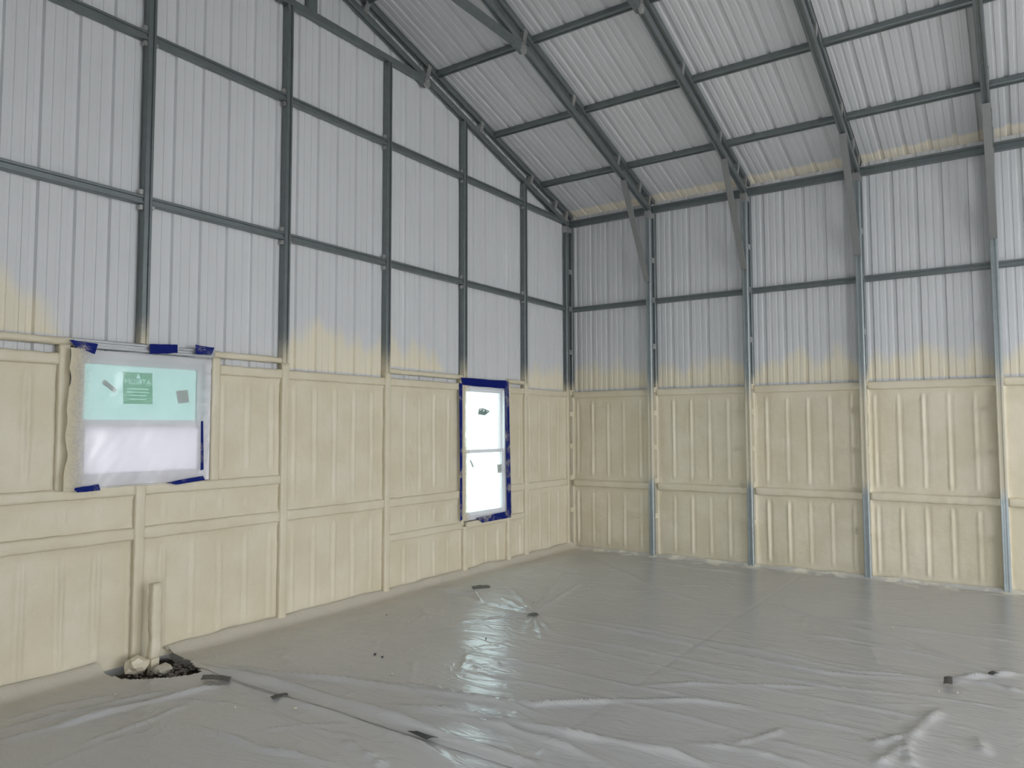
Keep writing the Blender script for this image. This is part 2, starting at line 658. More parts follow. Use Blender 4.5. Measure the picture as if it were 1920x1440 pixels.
wall_right = empty('wall_right')
wall_right['kind'] = 'structure'
ER = 2.79
edges = [YG-0.02]+[ER-PITCH*9.5+PITCH*4*k for k in range(0, 16)]
edges = [e for e in edges if e < YE]+[YE]
for i, (a, b) in enumerate(zip(edges, edges[1:])):
    prof, dep = rib_profile(a-0.006, b+0.006, ER, PITCH)
    wall_sheet('metal_panel', prof, lambda sa, sb: [(0, 0, 4.50, 4.50)], lambda s, d, z: (XW-d, s, z), MAT['sheet_eave'], wall_right, 0.0025*(i % 2))

ceiling = empty('ceiling')
ceiling['kind'] = 'structure'
RR = 2.49
edges = [YG-0.15]+[RR-PITCH*8.5+PITCH*4*k for k in range(0, 16)]
edges = [e for e in edges if e < YE]+[YE+0.1]
for i, (a, b) in enumerate(zip(edges, edges[1:])):
    prof, dep = rib_profile(a-0.006, b+0.006, RR, PITCH)
    for side in (0, 1):
        def place(s, d, x):
            xx = x if side == 0 else 2*RIDGE-x
            return (xx, s, ROOFZ+SL*x+d)
        wall_sheet('roof_panel', prof, lambda sa, sb: [(XW-0.12, XW-0.12, RIDGE, RIDGE)], place, MAT['sheet_roof'], ceiling, 0.0025*(i % 2))
# ridge cap and unseen eave boxes, added to keep the daylight out
v = [(RIDGE-0.2, YG-0.2, roof_z(RIDGE-0.2)+0.03), (RIDGE, YG-0.2, roof_z(RIDGE)+0.035), (RIDGE+0.2, YG-0.2, roof_z(RIDGE-0.2)+0.03)]
v += [(x, YE+0.15, z) for x, y, z in v]
mesh_obj('ridge_cap', v, [(0, 1, 4, 3), (1, 2, 5, 4)], MAT['sheet_roof'], ceiling)
box('eave_light_block', XW-0.16, XW-0.10, YG-0.16, YE+0.1, 4.30, 4.60, MAT['steel'], ceiling)
box('soffit_light_block', XW-0.16, XW-0.030, YG-0.16, YE+0.1, 4.30, 4.36, MAT['steel'], ceiling)
box('soffit_light_block', XO+0.030, XO+0.16, YG-0.16, YE+0.1, 4.30, 4.36, MAT['steel'], ceiling)
box('eave_light_block', XO+0.10, XO+0.16, YG-0.16, YE+0.1, 4.30, 4.60, MAT['steel'], ceiling)
for x0, x1, sgn in ((XW-0.15, RIDGE, 1), (RIDGE, XO+0.15, -1)):
    v = []
    for y in (YG-0.16, YG-0.10):
        for x in (x0, x1):
            zc = ROOFZ+SL*(x if sgn > 0 else 2*RIDGE-x)
            v += [(x, y, zc-0.15), (x, y, zc+0.06)]
    mesh_obj('rake_trim', v, [(0, 2, 3, 1), (4, 5, 7, 6), (0, 1, 5, 4), (2, 6, 7, 3), (0, 4, 6, 2), (1, 3, 7, 5)], MAT['steel'], ceiling)
box('corner_trim', XW-0.04, XW+0.004, YG-0.06, YG+0.02, 0, 4.55, MAT['steel'], wall_right)


# walls behind the photographer, with the open doors
def plain_wall(name, horizontal, lo, hi, doors, topf):
    w = empty(name)
    w['kind'] = 'structure'
    cuts = sorted({lo, hi, *[d for dd in doors for d in dd[:2]]})
    if horizontal == 'x':
        cuts = sorted({*cuts, RIDGE})
    for a, b in zip(cuts, cuts[1:]):
        z0 = 0.0
        for d0, d1, top in doors:
            if d0 <= (a+b)/2 <= d1:
                z0 = top
        prof, dep = rib_profile(a, b, lo, PITCH)
        if horizontal == 'y':
            wall_sheet('metal_panel', prof, lambda sa, sb: [(z0, z0, topf(sa), topf(sb))], lambda s, d, z: (XO+d, s, z), MAT['sheet_eave'], w)
        else:
            wall_sheet('metal_panel', prof, lambda sa, sb: [(z0, z0, topf(sa), topf(sb))], lambda s, d, z: (s, YE+d, z), MAT['sheet_eave'], w)
    for d0, d1, top in doors:      # steel jambs and headers
        for a, b, z0, z1 in ((d0-0.06, d0, 0, top+0.06), (d1, d1+0.06, 0, top+0.06), (d0, d1, top, top+0.06)):
            if horizontal == 'y':
                box('door_frame', XO-0.07, XO, a, b, z0, z1, MAT['steel'], w)
            else:
                box('door_frame', a, b, YE-0.07, YE, z0, z1, MAT['steel'], w)
    return w


plain_wall('wall_opposite', 'y', YG-0.02, YE, [d[1:] for d in DOORS if d[0] == 'opposite'], lambda s: 4.50)
plain_wall('wall_far', 'x', XW, XO, [d[1:] for d in DOORS if d[0] == 'far'], lambda s: roof_z(s)+0.03)

# ------------------------------------------------------------------ floor slab and outside ground
floor = empty('floor')
floor['kind'] = 'structure'
PIT_X = (5.54, 6.09)
PIT_Y = 0.60
JG = 0.008
slab_edges = [YG-0.1, 3.0, 6.05, 9.1, 12.15, YE+0.1]
for a, b in zip(slab_edges, slab_edges[1:]):
    if a < 0:
        v, f = [], []
        for q in ((XW-0.1, PIT_X[0], a, b-JG), (PIT_X[1], XO+0.1, a, b-JG), (PIT_X[0], PIT_X[1], PIT_Y, b-JG)):
            vv, ff = box_v(*q, -0.12, 0.0)
            f += [tuple(i+len(v) for i in g) for g in ff]
            v += vv
        mesh_obj('concrete_slab', v, f, MAT['concrete'], floor)
    else:
        box('concrete_slab', XW-0.1, XO+0.1, a+JG, b-JG, -0.12, 0.0, MAT['concrete'], floor)
box('slab_base', XW-0.1, XO+0.1, YG-0.1, YE+0.1, -0.20, -0.10, MAT['dirt'], floor)
box('footing_light_block', PIT_X[0]-0.1, PIT_X[1]+0.1, YG-0.25, YG-0.022, -0.20, 0.02, MAT['concrete'], floor)  # block added under the wall to stop daylight leaking into the pit
gv = [(-60, -60, -0.2), (70, -60, -0.2), (70, 80, -0.2), (-60, 80, -0.2)]
g = mesh_obj('ground_outside', gv, [(0, 1, 2, 3)], MAT['pale_ground'])
g['kind'] = 'structure'


# ------------------------------------------------------------------ gable framing
WS = 0.062            # member width
DS = 0.066            # stud depth, front face at y = 0
LOWB = LOWZ-0.034     # underside of the lower rafter chord at x = 0


def foamy(v, amp=0.004, s=12.0, seed=0):
    return noise.noise(Vector(v)*s+Vector((seed*7.7, seed*1.3, 0)))*amp


studs = {}
# t centre, z ranges bare/foam, name, label
stud_list = []
for k in range(1, 8):
    t = STUD[k]-WS/2
    top = min(roof_z(t, LOWB), 5.215) if k not in (0,) else roof_z(t, LOWB)
    stud_list.append((k, t, top))
CORNER_WORDS = 'from the corner'
for k, t, top in stud_list:
    st = empty('wall_stud', (t, -0.03, 0))
    extra = {2: 'above the narrow taped window', 5: 'standing over the wide taped window'}.get(k, 'with its foot buried in cream foam')
    tag(st, f'galvanized gable stud, {ord_word(k)} {CORNER_WORDS}, {extra}', 'stud', 'gable wall studs')
    if k == 2:
        spans = [(W2[3]+0.06, top)]
        low = (0.0, W2[2]-0.06)
    elif k == 5:
        spans = [(2.19, top)]
        low = (0.0, 1.212)
    else:
        spans = [(0.0, top)]
        low = None
    for z0, z1 in spans:
        prism('channel', channel_prof(WS, DS), (t, YG+0.003, z0), (t, YG+0.003, z1), X, Y, MAT['stud'], st)
    if low is None:
        prism('foam_coating', round_prof(WS+0.012, DS+0.006), (t, YG+0.002, 0.0), (t, YG+0.002, 2.14), X, Y, MAT['foam'], st, 60, 0.004, k, True)
    else:
        prism('foam_coating', round_prof(WS+0.012, DS+0.006), (t, YG+0.002, low[0]), (t, YG+0.002, low[1]), X, Y, MAT['foam'], st, 40, 0.006, k, True)
    studs[k] = st
    # small angle clips where the girts meet the stud
    for z in (3.21, 4.40):
        if z < top-0.1:
            for sgn, dz in ((1, 0.035), (1, -0.075), (-1, -0.055)):
                xa = t+sgn*(WS/2)
                box('clip', min(xa, xa+sgn*0.022), max(xa, xa+sgn*0.022), -0.046, -0.016, z+dz, z+dz+0.035, MAT['clip'], st)

# bays between studs: k -> (t_right, t_left)
bay = {0: (0.005, STUD[1]-WS)}
for k in range(1, 7):
    bay[k] = (STUD[k], STUD[k+1]-WS)


def bay_words(k):
    return 'between the corner column and first stud' if k == 0 else f'between {ord_word(k)} and {ord_word(k+1)} studs from the corner'


def girt(t0, t1, z, h, mat, label, foam=False, d=0.056, seed=0, segs=40):
    c = (t0+t1)/2
    if foam:
        o = prism('wall_girt', round_prof(h, d+0.008, 0.018), (t0, YG+0.002, z), (t1, YG+0.002, z), Z, Y, mat, None, segs, 0.006, seed, True)
    else:
        o = prism('wall_girt', channel_prof(h, d), (t0, YG+0.004, z), (t1, YG+0.004, z), Z, Y, mat)
    return tag(o, label, 'girt', 'gable wall girts')


for k in range(0, 7):
    t0, t1 = bay[k]
    bw = bay_words(k)
    girt(t0, t1, 3.21, 0.064, MAT['steel'], f'steel girt halfway up the gable sheets, {bw}')
    if k > 0:
        girt(t0, t1, 4.40, 0.064, MAT['steel'], f'steel gable girt at eave height, {bw}')
    else:
        girt(t0-0.12, t1, 4.40, 0.064, MAT['steel'], f'steel gable girt at eave height, {bw}')
    # foam line
    if k not in (1, 5):
        girt(t0, t1 if k != 4 else 5.21, 2.045, 0.078, MAT['foam'], f'foam-coated gable girt topping the foam, {bw}', True, seed=k)
    if k in (2, 4, 6):
        girt(t0, t1 if k != 4 else 5.26, 2.152 if k == 2 else 2.162, 0.05, MAT['foam'], f'foam-coated gable header above a slot, {bw}', True, d=0.05, seed=k+20)
    girt_low = 'foam-coated waist-high gable girt'
    if k == 1:
        girt(t0, W2[0]-0.06, 0.876, 0.088, MAT['foam'], f'short foam-coated waist-high girt between the narrow window and the first stud', True, seed=31, segs=14)
        girt(t0, t1, 0.535, 0.075, MAT['foam'], 'foam-coated sill girt under the narrow taped window', True, seed=32)
        girt(t0, W2[0]-0.06, 2.045, 0.078, MAT['foam'], 'short foam-coated girt atop the foam between narrow window and first stud', True, seed=33, segs=14)
        girt(t0, W2[0]-0.06, 2.152, 0.05, MAT['foam'], 'short foam-coated header girt over a slot beside the narrow window', True, d=0.05, seed=34, segs=14)
        girt(W2[0]-0.06, t1+0.02, 2.125, 0.055, MAT['stud'], 'steel header girt over the narrow taped window')
    else:
        girt(t0, t1, 0.876, 0.088, MAT['foam'], f'{girt_low}, {bw}', True, seed=k+10)
    if k == 2:
        girt(t0, t1, 0.54, 0.075, MAT['foam'], f'foam-coated knee-high gable girt, {bw}', True, seed=40)
    if k in (4, 5, 6):
        girt(t0, t1, 1.175, 0.075, MAT['foam'], f'foam-coated gable girt at wide-window sill level, {bw}', True, seed=k+50)
    if k == 5:
        girt(5.26, 6.28, 2.158, 0.058, MAT['lit_steel'], 'bare steel header girt over the wide taped window', d=0.06)
        girt(6.28, t1, 2.162, 0.05, MAT['foam'], 'foam-coated header girt beside the wide window, away from the corner', True, d=0.05, seed=61)
        girt(6.36, t1, 2.045, 0.078, MAT['foam'], 'foam-coated girt below a slot beside the wide window, away from the corner', True, seed=62)

# window jamb studs, foam coated
for t, z0, z1, lab in ((5.245, 1.2, 2.14, 'foam-coated jamb stud on the corner side of the wide window'), (6.33, 1.2, 2.14, 'foam-coated jamb stud on the far side of the wide window'),
                       (1.365, 0.0, 2.12, 'foam-coated jamb stud on the corner side of the narrow window')):
    o = prism('jamb_stud', round_prof(WS+0.008, DS+0.004), (t, YG+0.002, z0), (t, YG+0.002, z1), X, Y, MAT['foam'], None, 40, 0.005, t, True)
    tag(o, lab, 'stud', 'window jamb studs')
o = prism('jamb_stud', round_prof(WS, DS), (STUD[2]-WS/2+0.055, YG+0.002, W2[2]-0.05), (STUD[2]-WS/2+0.055, YG+0.002, 2.14), X, Y, MAT['foam'], None, 40, 0.004, 3, True)
tag(o, 'foam-coated jamb stud on the left side of the narrow window, below the second stud', 'stud', 'window jamb studs')


# ------------------------------------------------------------------ foam panels
def foam_panel(a0, a1, z0, z1, place, first, pitch, base, parent, seed, rib=0.009):
    nx = max(6, int((a1-a0)/0.010))
    nz = max(6, int((z1-z0)/0.03))
    vs, fs = [], []
    ph = random.random()*50
    for j in range(nz+1):
        z = z0+(z1-z0)*j/nz
        for i in range(nx+1):
            a = a0+(a1-a0)*i/nx
            d = base
            r = (a-first)/pitch
            n = round(r)
            ds = (r-n)*pitch
            amp = 1.45*rib*(0.35+0.9*abs(noise.noise(Vector((n*3.7+ph, z*0.8, seed)))))
            edge = min(z-z0, z1-z)
            if edge > 0.06:
                w = 0.012+0.003*noise.noise(Vector((n*1.9, z*2, ph)))
                d += amp*math.exp(-(ds/w)**2)*min(1, (edge-0.06)/0.03)
                d -= amp*0.7*math.exp(-((ds-0.032)/0.016)**2)*min(1, (edge-0.06)/0.03)
            d += 0.009*noise.noise(Vector((a*4+ph, z*2.5, seed)))
            d += 0.0025*noise.noise(Vector((a*22+ph, z*16, seed)))
            e = min(a-a0, a1-a)
            d += 0.010*math.exp(-(e/0.022)**2) + 0.012*math.exp(-(edge/0.025)**2)
            vs.append(place(a, d, z))
    for j in range(nz):
        for i in range(nx):
            q = j*(nx+1)+i
            fs.append((q, q+1, q+nx+2, q+nx+1))
    return mesh_obj('foam_panel', vs, fs, MAT['foam'], parent, True)


GF = 0.028
gplace = lambda a, d, z: (a, YG+d, z)
R1B, R1T, R2B = 0.832, 0.920, 2.006
cells = []
for k in range(0, 7):
    t0, t1 = bay[k]
    if k == 1:
        j0 = W2[0]-0.07
        cells += [(t0, j0, 0.0, 0.498), (t0, j0, 0.572, R1B), (t0, j0, R1T, R2B), (W2[0]-0.03, t1, 0.0, 0.498)]
    elif k == 2:
        cells += [(t0, t1, 0.0, 0.502), (t0+0.055, t1, 0.578, R1B), (t0+0.055, t1, R1T, R2B)]
    elif k == 4:
        cells += [(t0, t1, 0.0, R1B), (t0, t1, R1T, 1.138), (t0, 5.21, 1.212, R2B)]
    elif k == 5:
        cells += [(t0, t1, 0.0, R1B), (t0, t1, R1T, 1.138), (6.365, t1, 1.212, R2B)]
        cells += [(t0, 5.21, 1.212, R2B)][:0]
    elif k == 6:
        cells += [(t0, t1, 0.0, R1B), (t0, t1, R1T, 1.138), (t0, t1, 1.212, R2B)]
    else:
        cells += [(t0, t1, 0.0, R1B), (t0, t1, R1T, R2B)]
for i, (a0, a1, z0, z1) in enumerate(cells):
    foam_panel(a0-0.01, a1+0.01, z0-0.004, z1+0.004, gplace, GR, GP, GF, wall_left, i*1.7)

# ------------------------------------------------------------------ frames: columns, rafters, braces, collar ties
COLW = 0.064
NF = 7


def frame_words(k):
    return 'in the corner against the gable' if k == 0 else f'{ord_word(k)} from the corner'


for k in range(NF):
    yc = BAY*k-0.002-COLW/2
    fwd = frame_words(k)
    # column
    c = empty('steel_column', (-0.03, yc, 0))
    tag(c, f'double-post steel column with spacer blocks on the right wall, {fwd}', 'column', 'right wall columns')
    prism('inner_post', channel_prof(COLW, 0.058), (-0.058, yc, 0), (-0.058, yc, roof_z(0, LOWB)), Y, X, MAT['column'] if k else MAT['outer'], c)
    prism('outer_post', channel_prof(COLW, 0.055), (XW+0.004, yc, 0), (XW+0.004, yc, 4.44), Y, X, MAT['outer'], c)
    prism('foam_coating', round_prof(COLW+0.014, 0.062, 0.012), (XW+0.002, yc, 0), (XW+0.002, yc, 2.09), Y, X, MAT['foam'], c, 60, 0.004, k, True)
    if k == 0:
        prism('foam_coating', round_prof(COLW+0.006, 0.062, 0.010), (-0.060, yc, 0), (-0.060, yc, 2.10), Y, X, MAT['foam'], c, 60, 0.004, k+9, True)
    for i, z in enumerate((0.50, 0.93, 1.35, 1.78, 2.07, 2.62, 3.21, 3.72, 4.30)):
        low = z < 2.2
        box('spacer_block', XW+0.055, -0.056, yc-0.026, yc+0.030, z-0.032, z+0.032, MAT['foam'] if low else MAT['clip'], c)
    box('post_cap', -0.064, 0.008, yc-COLW/2-0.005, yc+COLW/2+0.005, roof_z(0, LOWB)-0.10, roof_z(0, LOWB)-0.015, MAT['clip'], c)
    # rafters, both slopes
    for side in (0, 1):
        mx = (lambda x: x) if side == 0 else (lambda x: 2*RIDGE-x)
        nrm = Vector((-SL, 0, 1)).normalized() if side == 0 else Vector((SL, 0, 1)).normalized()
        r = empty('steel_rafter', (mx(0.0), yc, 4.35))
        tag(r, f'double-chord steel rafter {"over the right wall" if side == 0 else "of the opposite roof slope"}, {fwd}', 'rafter', 'roof rafters')
        xe = -0.05
        prism('lower_chord', channel_prof(COLW, 0.058), Vector((mx(xe), yc, LOWZ+SL*xe))+nrm*0.029, Vector((mx(RIDGE-0.012), yc, LOWZ+SL*(RIDGE-0.012)))+nrm*0.029, Y, -nrm, MAT['steel'], r)
        xe = -0.18
        prism('upper_chord', channel_prof(COLW, 0.055), Vector((mx(xe), yc, UPZ+SL*xe))+nrm*0.0275, Vector((mx(RIDGE-0.012), yc, UPZ+SL*(RIDGE-0.012)))+nrm*0.0275, Y, -nrm, MAT['steel'], r)
        for x in (0.02, 0.30, 0.88, 1.93, 2.86, 3.75):
            zc = LOWZ+SL*x
            u = Vector((1 if side == 0 else -1, 0, SL)).normalized()
            p = Vector((mx(x), yc+COLW/2, zc))
            # bent clip: plate across the gap on the room side with a tab over the lower chord
            prism('spacer_clip', [(-0.026, -0.005), (0.026, -0.005), (0.026, 0.007), (-0.026, 0.007)], p+nrm*0.015, p+nrm*0.155, u, Y, MAT['clip'], r)
            prism('spacer_block', [(-0.024, -0.05), (0.024, -0.05), (0.024, 0.0), (-0.024, 0.0)], p+nrm*0.030, p+nrm*0.132, u, Y, MAT['clip'], r)
    # knee brace
    if k > 0:
        b0 = Vector((0.028, yc+0.002, 3.46))
        b1 = Vector((0.66, yc+0.002, roof_z(0.66, LOWB)-0.006))
        dirn = (b1-b0).normalized()
        nn = Vector((dirn.z, 0, -dirn.x))
        kb = prism('knee_brace', [(-0.033, 0), (-0.030, 0), (-0.030, 0.022), (0.030, 0.022), (0.030, 0), (0.033, 0), (0.033, 0.026), (-0.033, 0.026)], b0-dirn*0.02, b1+dirn*0.01, Y, nn, MAT['brace'])
        tag(kb, f'slanted grey knee brace between column and rafter, {fwd}', 'brace', 'knee braces')
    # collar tie with crushed, bolted ends
    ct = empty('collar_tie', (RIDGE, yc, 5.25))
    tag(ct, f'steel collar tie with crimped bolted ends, on the frame {fwd if k else "against the gable"}', 'collar tie', 'roof collar ties')
    xa = 2.96
    prism('tie_bar', channel_prof(0.062, 0.060), (xa, yc+0.03, 5.25), (2*RIDGE-xa, yc+0.03, 5.25), Z, (0, -1, 0), MAT['steel'], ct)
    for sgn in (1, -1):
        m = (lambda x: x) if sgn == 1 else (lambda x: 2*RIDGE-x)
        pr = []
        prism('crimped_end', [(-0.031, -0.028), (0.031, -0.028), (0.031, 0.028), (-0.031, 0.028)], (m(xa+0.02), yc, 5.25), (m(xa-0.10), yc+0.02, 5.20), Z, Y, MAT['steel'], ct)
        lobe = [(0.045*math.cos(a), 0.06*math.sin(a)) for a in [i*math.pi/8 for i in range(16)]]
        bp = prism('bolt_plate', lobe, (m(xa-0.09), yc+0.030, 5.215), (m(xa-0.09), yc+0.050, 5.215), (1, 0, 0), (0, 0, 1), MAT['clip'], ct)
        prism('bolt', [(0.012*math.cos(a), 0.012*math.sin(a)) for a in [i*math.pi/3 for i in range(6)]], (m(xa-0.09), yc+0.05, 5.225), (m(xa-0.09), yc+0.064, 5.225), (1, 0, 0), (0, 0, 1), MAT['clip'], bp)
    # king post above the tie
    kp = prism('king_post', channel_prof(0.09, 0.06), (RIDGE+0.01, yc+0.03, 5.281), (RIDGE+0.01, yc+0.03, roof_z(RIDGE, LOWB)), X, (0, -1, 0), MAT['steel'])
    tag(kp, f'short king post standing on the collar tie of the frame {fwd if k else "against the gable"}', 'post', 'king posts')

# purlins and eave-wall girts between the frames
for k in range(NF-1):
    y0, y1 = BAY*k-0.002, BAY*(k+1)-0.002-COLW
    bw = 'between gable and first frame' if k == 0 else f'between {ord_word(k)} and {ord_word(k+1)} frames from the gable'
    bc = 'between corner and first column' if k == 0 else f'between {ord_word(k)} and {ord_word(k+1)} columns from the corner'
    for side in (0, 1):
        nrm = Vector((-SL, 0, 1)).normalized() if side == 0 else Vector((SL, 0, 1)).normalized()
        ux = Vector((1 if side == 0 else -1, 0, SL)).normalized()
        for i, x in enumerate((0.60, 1.63, 2.67, 3.71)):
            xx = x if side == 0 else 2*RIDGE-x
            q = Vector((xx, 0, ROOFZ+SL*x-0.003))
            o = prism('roof_purlin', channel_prof(0.062, 0.06), q+Vector((0, y0, 0)), q+Vector((0, y1, 0)), ux, -nrm, MAT['steel'])
            sl = 'right eave' if side == 0 else 'opposite eave'
            tag(o, f'roof purlin, {ord_word(i+1)} up from the {sl}, {bw}', 'purlin', 'roof purlins')
    o = prism('eave_girt', channel_prof(0.088, 0.060), (XW+0.004, y0, 4.395), (XW+0.004, y1, 4.395), Z, X, MAT['steel'])
    tag(o, f'steel eave girt under the roof edge, {bc}', 'girt', 'right wall girts')
    o = prism('wall_girt', channel_prof(0.064, 0.055), (XW+0.004, y0, 3.205), (XW+0.004, y1, 3.205), Z, X, MAT['steel'])
    tag(o, f'bare steel girt on the upper sheets, {bc}', 'girt', 'right wall girts')
    o = prism('wall_girt', round_prof(0.086, 0.066, 0.016), (XW+0.002, y0-0.005, 2.040), (XW+0.002, y1+0.005, 2.040), Z, X, MAT['foam'], None, 50, 0.005, k, True)
    tag(o, f'foam-coated girt topping the foam, {bc}', 'girt', 'right wall girts')
    o = prism('wall_girt', round_prof(0.090, 0.074, 0.022), (XW+0.002, y0-0.005, 0.858), (XW+0.002, y1+0.005, 0.858), Z, X, MAT['foam'], None, 50, 0.008, k+30, True)
    tag(o, f'foam-coated waist-high girt, {bc}', 'girt', 'right wall girts')
    ep = lambda a, d, z: (XW+d, a, z)
    foam_panel(y0-0.01, y1+0.01, 0.0, 0.817, ep, ER, PITCH, 0.028, wall_right, 100+k, 0.012)
    foam_panel(y0-0.01, y1+0.01, 0.899, 2.0, ep, ER, PITCH, 0.028, wall_right, 120+k, 0.012)


# ------------------------------------------------------------------ windows
def window(name, label_words, W, rail, upper_mat, lower_mat):
    t0, t1, z0, z1 = W
    w = empty(name, ((t0+t1)/2, YG, z0))
    w['kind'] = 'structure'
    w['label'] = label_words
    f = 0.045
    yb, yf = YG-0.03, YG+0.055
    for a0, a1, b0, b1 in ((t0, t0+f, z0, z1), (t1-f, t1, z0, z1), (t0+f, t1-f, z0, z0+f), (t0+f, t1-f, z1-f, z1)):
        box('window_frame', a0, a1, yb, yf, b0, b1, MAT['vinyl'], w)
    s = 0.038
    zr = z0+(z1-z0)*rail
    # upper sash (set back) and lower sash (forward)
    for nm, b0, b1, y0, y1, gm in (('upper_sash', zr-0.02, z1-f, YG-0.012, YG+0.012, upper_mat), ('lower_sash', z0+f, zr+0.02, YG+0.016, YG+0.042, lower_mat)):
        sash = empty(nm, (0, 0, 0))
        sash.parent = w
        sash.location = (0, 0, 0)
        vs, fs = [], []
        a0, a1 = t0+f, t1-f
        for q in ((a0, a0+s, b0, b1), (a1-s, a1, b0, b1), (a0+s, a1-s, b0, b0+s), (a0+s, a1-s, b1-s, b1)):
            vv, ff = box_v(q[0], q[1], y0, y1, q[2], q[3])
            fs += [tuple(i+len(vs) for i in g) for g in ff]
            vs += vv
        mesh_obj('sash_rail', vs, fs, MAT['vinyl'], sash, origin=(a0, y0, b0))
        ym = (y0+y1)/2
        box('pane', a0+s, a1-s, ym-0.003, ym+0.003, b0+s, b1-s, gm, sash)
    return w


win1 = window('window_1', 'wide white double-hung window with green label', W1, 0.47, MAT['glass_cyan'], MAT['glass_frosted'])
win2 = window('window_2', 'narrow tall white double-hung window', W2, 0.50, MAT['glass_bright'], MAT['glass_bright'])


def text_mesh(name, txt, cx, cz, y, height, width, mat, parent, mirror=True):
    cu = bpy.data.curves.new('text', 'FONT')
    cu.body = txt
    cu.align_x = 'CENTER'
    cu.align_y = 'CENTER'
    cu.extrude = 0.002
    tmp = bpy.data.objects.new('tmp', cu)
    COL.objects.link(tmp)
    bpy.context.view_layer.update()
    me = bpy.data.meshes.new_from_object(tmp.evaluated_get(bpy.context.evaluated_depsgraph_get()))
    bpy.data.objects.remove(tmp)
    co = np.array([v.co[:] for v in me.vertices])
    mn, mxx = co.min(0), co.max(0)
    sx = width/(mxx[0]-mn[0])
    sz = height/(mxx[1]-mn[1])
    c = (mn+mxx)/2
    # seen from inside, +x runs to the left of the picture; printed for the outside, so it reads mirrored inside
    for v in me.vertices:
        xx = (v.co.x-c[0])*sx
        v.co = ((xx if mirror else -xx), v.co.z*0.5, (v.co.y-c[1])*sz)
    me.materials.clear()
    me.materials.append(mat)
    bm = bmesh.new()
    bm.from_mesh(me)
    bmesh.ops.remove_doubles(bm, verts=bm.verts, dist=1e-6)
    bmesh.ops.recalc_face_normals(bm, faces=bm.faces)
    bm.to_mesh(me)
    bm.free()
    o = link_mesh(name, me, parent)
    o.location = Vector((cx, y, cz))-Vector(parent.location)
    return o


def sticker(name, quad, y, mat, parent):
    vs = [(t, y, z) for t, z in quad]+[(t, y-0.001, z) for t, z in quad]
    n = len(quad)
    fs = [tuple(range(n)), tuple(range(2*n-1, n-1, -1))]+[(i, (i+1) % n, (i+1) % n+n, i+n) for i in range(n)]
    return mesh_obj(name, vs, fs, mat, parent)


ys = YG+0.006
gq = [gable_pt(*q, ys) for q in ((231, 697), (286, 700), (286, 758), (231, 757))]
gt = [q[0] for q in gq]
gz = [q[1] for q in gq]
tm, zm, tw, zh = sum(gt)/4, sum(gz)/4, max(gt)-min(gt), max(gz)-min(gz)
lab = sticker('window_label', gq, ys, MAT['green'], win1)
# the lettering is clear in the label, so the daylight shows through it
cutters = [text_mesh('cutter', 'ATRIUM', tm, zm+zh*0.20, ys, zh*0.17, tw*0.86, MAT['green'], win1)]
cutters.append(sticker('cutter', [(tm+0.022*math.cos(a), zm+zh*0.37+0.022*math.sin(a)) for a in (math.pi*0.5, math.pi*1.2, math.pi*1.8)], ys+0.004, MAT['green'], win1))
for zf, ww in ((-0.04, 0.7), (-0.14, 0.75), (-0.24, 0.6), (-0.36, 0.55)):
    cutters.append(sticker('cutter', [(tm-tw*ww/2, zm+zh*zf), (tm+tw*ww/2, zm+zh*zf), (tm+tw*ww/2, zm+zh*zf+0.006), (tm-tw*ww/2, zm+zh*zf+0.006)], ys+0.004, MAT['green'], win1))
for c in cutters:
    for v in c.data.vertices:                 # make each cutter pass right through the label
        w = c.location.y+win1.location.y+v.co.y
        v.co.y += (0.006 if v.co.y > (-0.0005 if c is not cutters[0] else 0) else -0.010)
    md = lab.modifiers.new('cut', 'BOOLEAN')
    md.object = c
    md.operation = 'DIFFERENCE'
    md.solver = 'EXACT'
bpy.context.view_layer.update()
me = bpy.data.meshes.new_from_object(lab.evaluated_get(bpy.context.evaluated_depsgraph_get()))
lab.modifiers.clear()
lab.data = me
for c in cutters:
    bpy.data.objects.remove(c)
st1 = sticker('window_sticker', [gable_pt(*q, ys) for q in ((196, 711), (220, 730), (214, 737), (190, 718))], ys, MAT['grey_label'], win1)
sticker('sticker_print', [gable_pt(*q, ys) for q in ((199, 716), (214, 728), (210, 733), (195, 721))], ys+0.002, MAT['grey_print'], win1)
sticker('window_sticker', [gable_pt(*q, ys) for q in ((330, 733), (352, 731), (355, 754), (334, 757))], ys, MAT['grey_label'], win1)
for q in range(4):
    sticker('sticker_print', [gable_pt(*v, ys) for v in ((333, 737+q*4), (351, 735+q*4), (351, 736.3+q*4), (333, 738.3+q*4))], ys+0.002, MAT['grey_print'], win1)
# narrow window: torn dark green label, grey stickers
dg = [gable_pt(*q, ys) for q in ((898, 766), (907, 765.5), (919, 771), (913, 776), (909, 779), (903, 778), (896, 777))]
sticker('window_label', dg, ys, MAT['dark_green'], win2)
for a in ((899, 767, 903, 770), (905, 767.5, 909, 772), (911, 770, 916, 772.5)):
    sticker('label_letter', [gable_pt(*q, ys) for q in ((a[0], a[1]), (a[2], a[1]+0.5), (a[2]-1, a[3]), (a[0]+0.7, a[3]-0.5))], ys+0.002, MAT['white_print'], win2)
y2 = YG+0.034
sticker('window_sticker', [gable_pt(*q, y2) for q in ((880, 863), (883, 862), (889, 875), (886, 877))], y2, MAT['grey_label'], win2)
sticker('window_sticker', [gable_pt(*q, y2) for q in ((932, 871), (941, 870), (941, 886), (933, 887))], y2, MAT['grey_label'], win2)
for i in range(3):
    sticker('sticker_print', [gable_pt(*q, y2) for q in ((934, 874+i*4), (940, 873.5+i*4), (940, 874.8+i*4), (934, 875.3+i*4))], y2+0.002, MAT['grey_print'], win2)


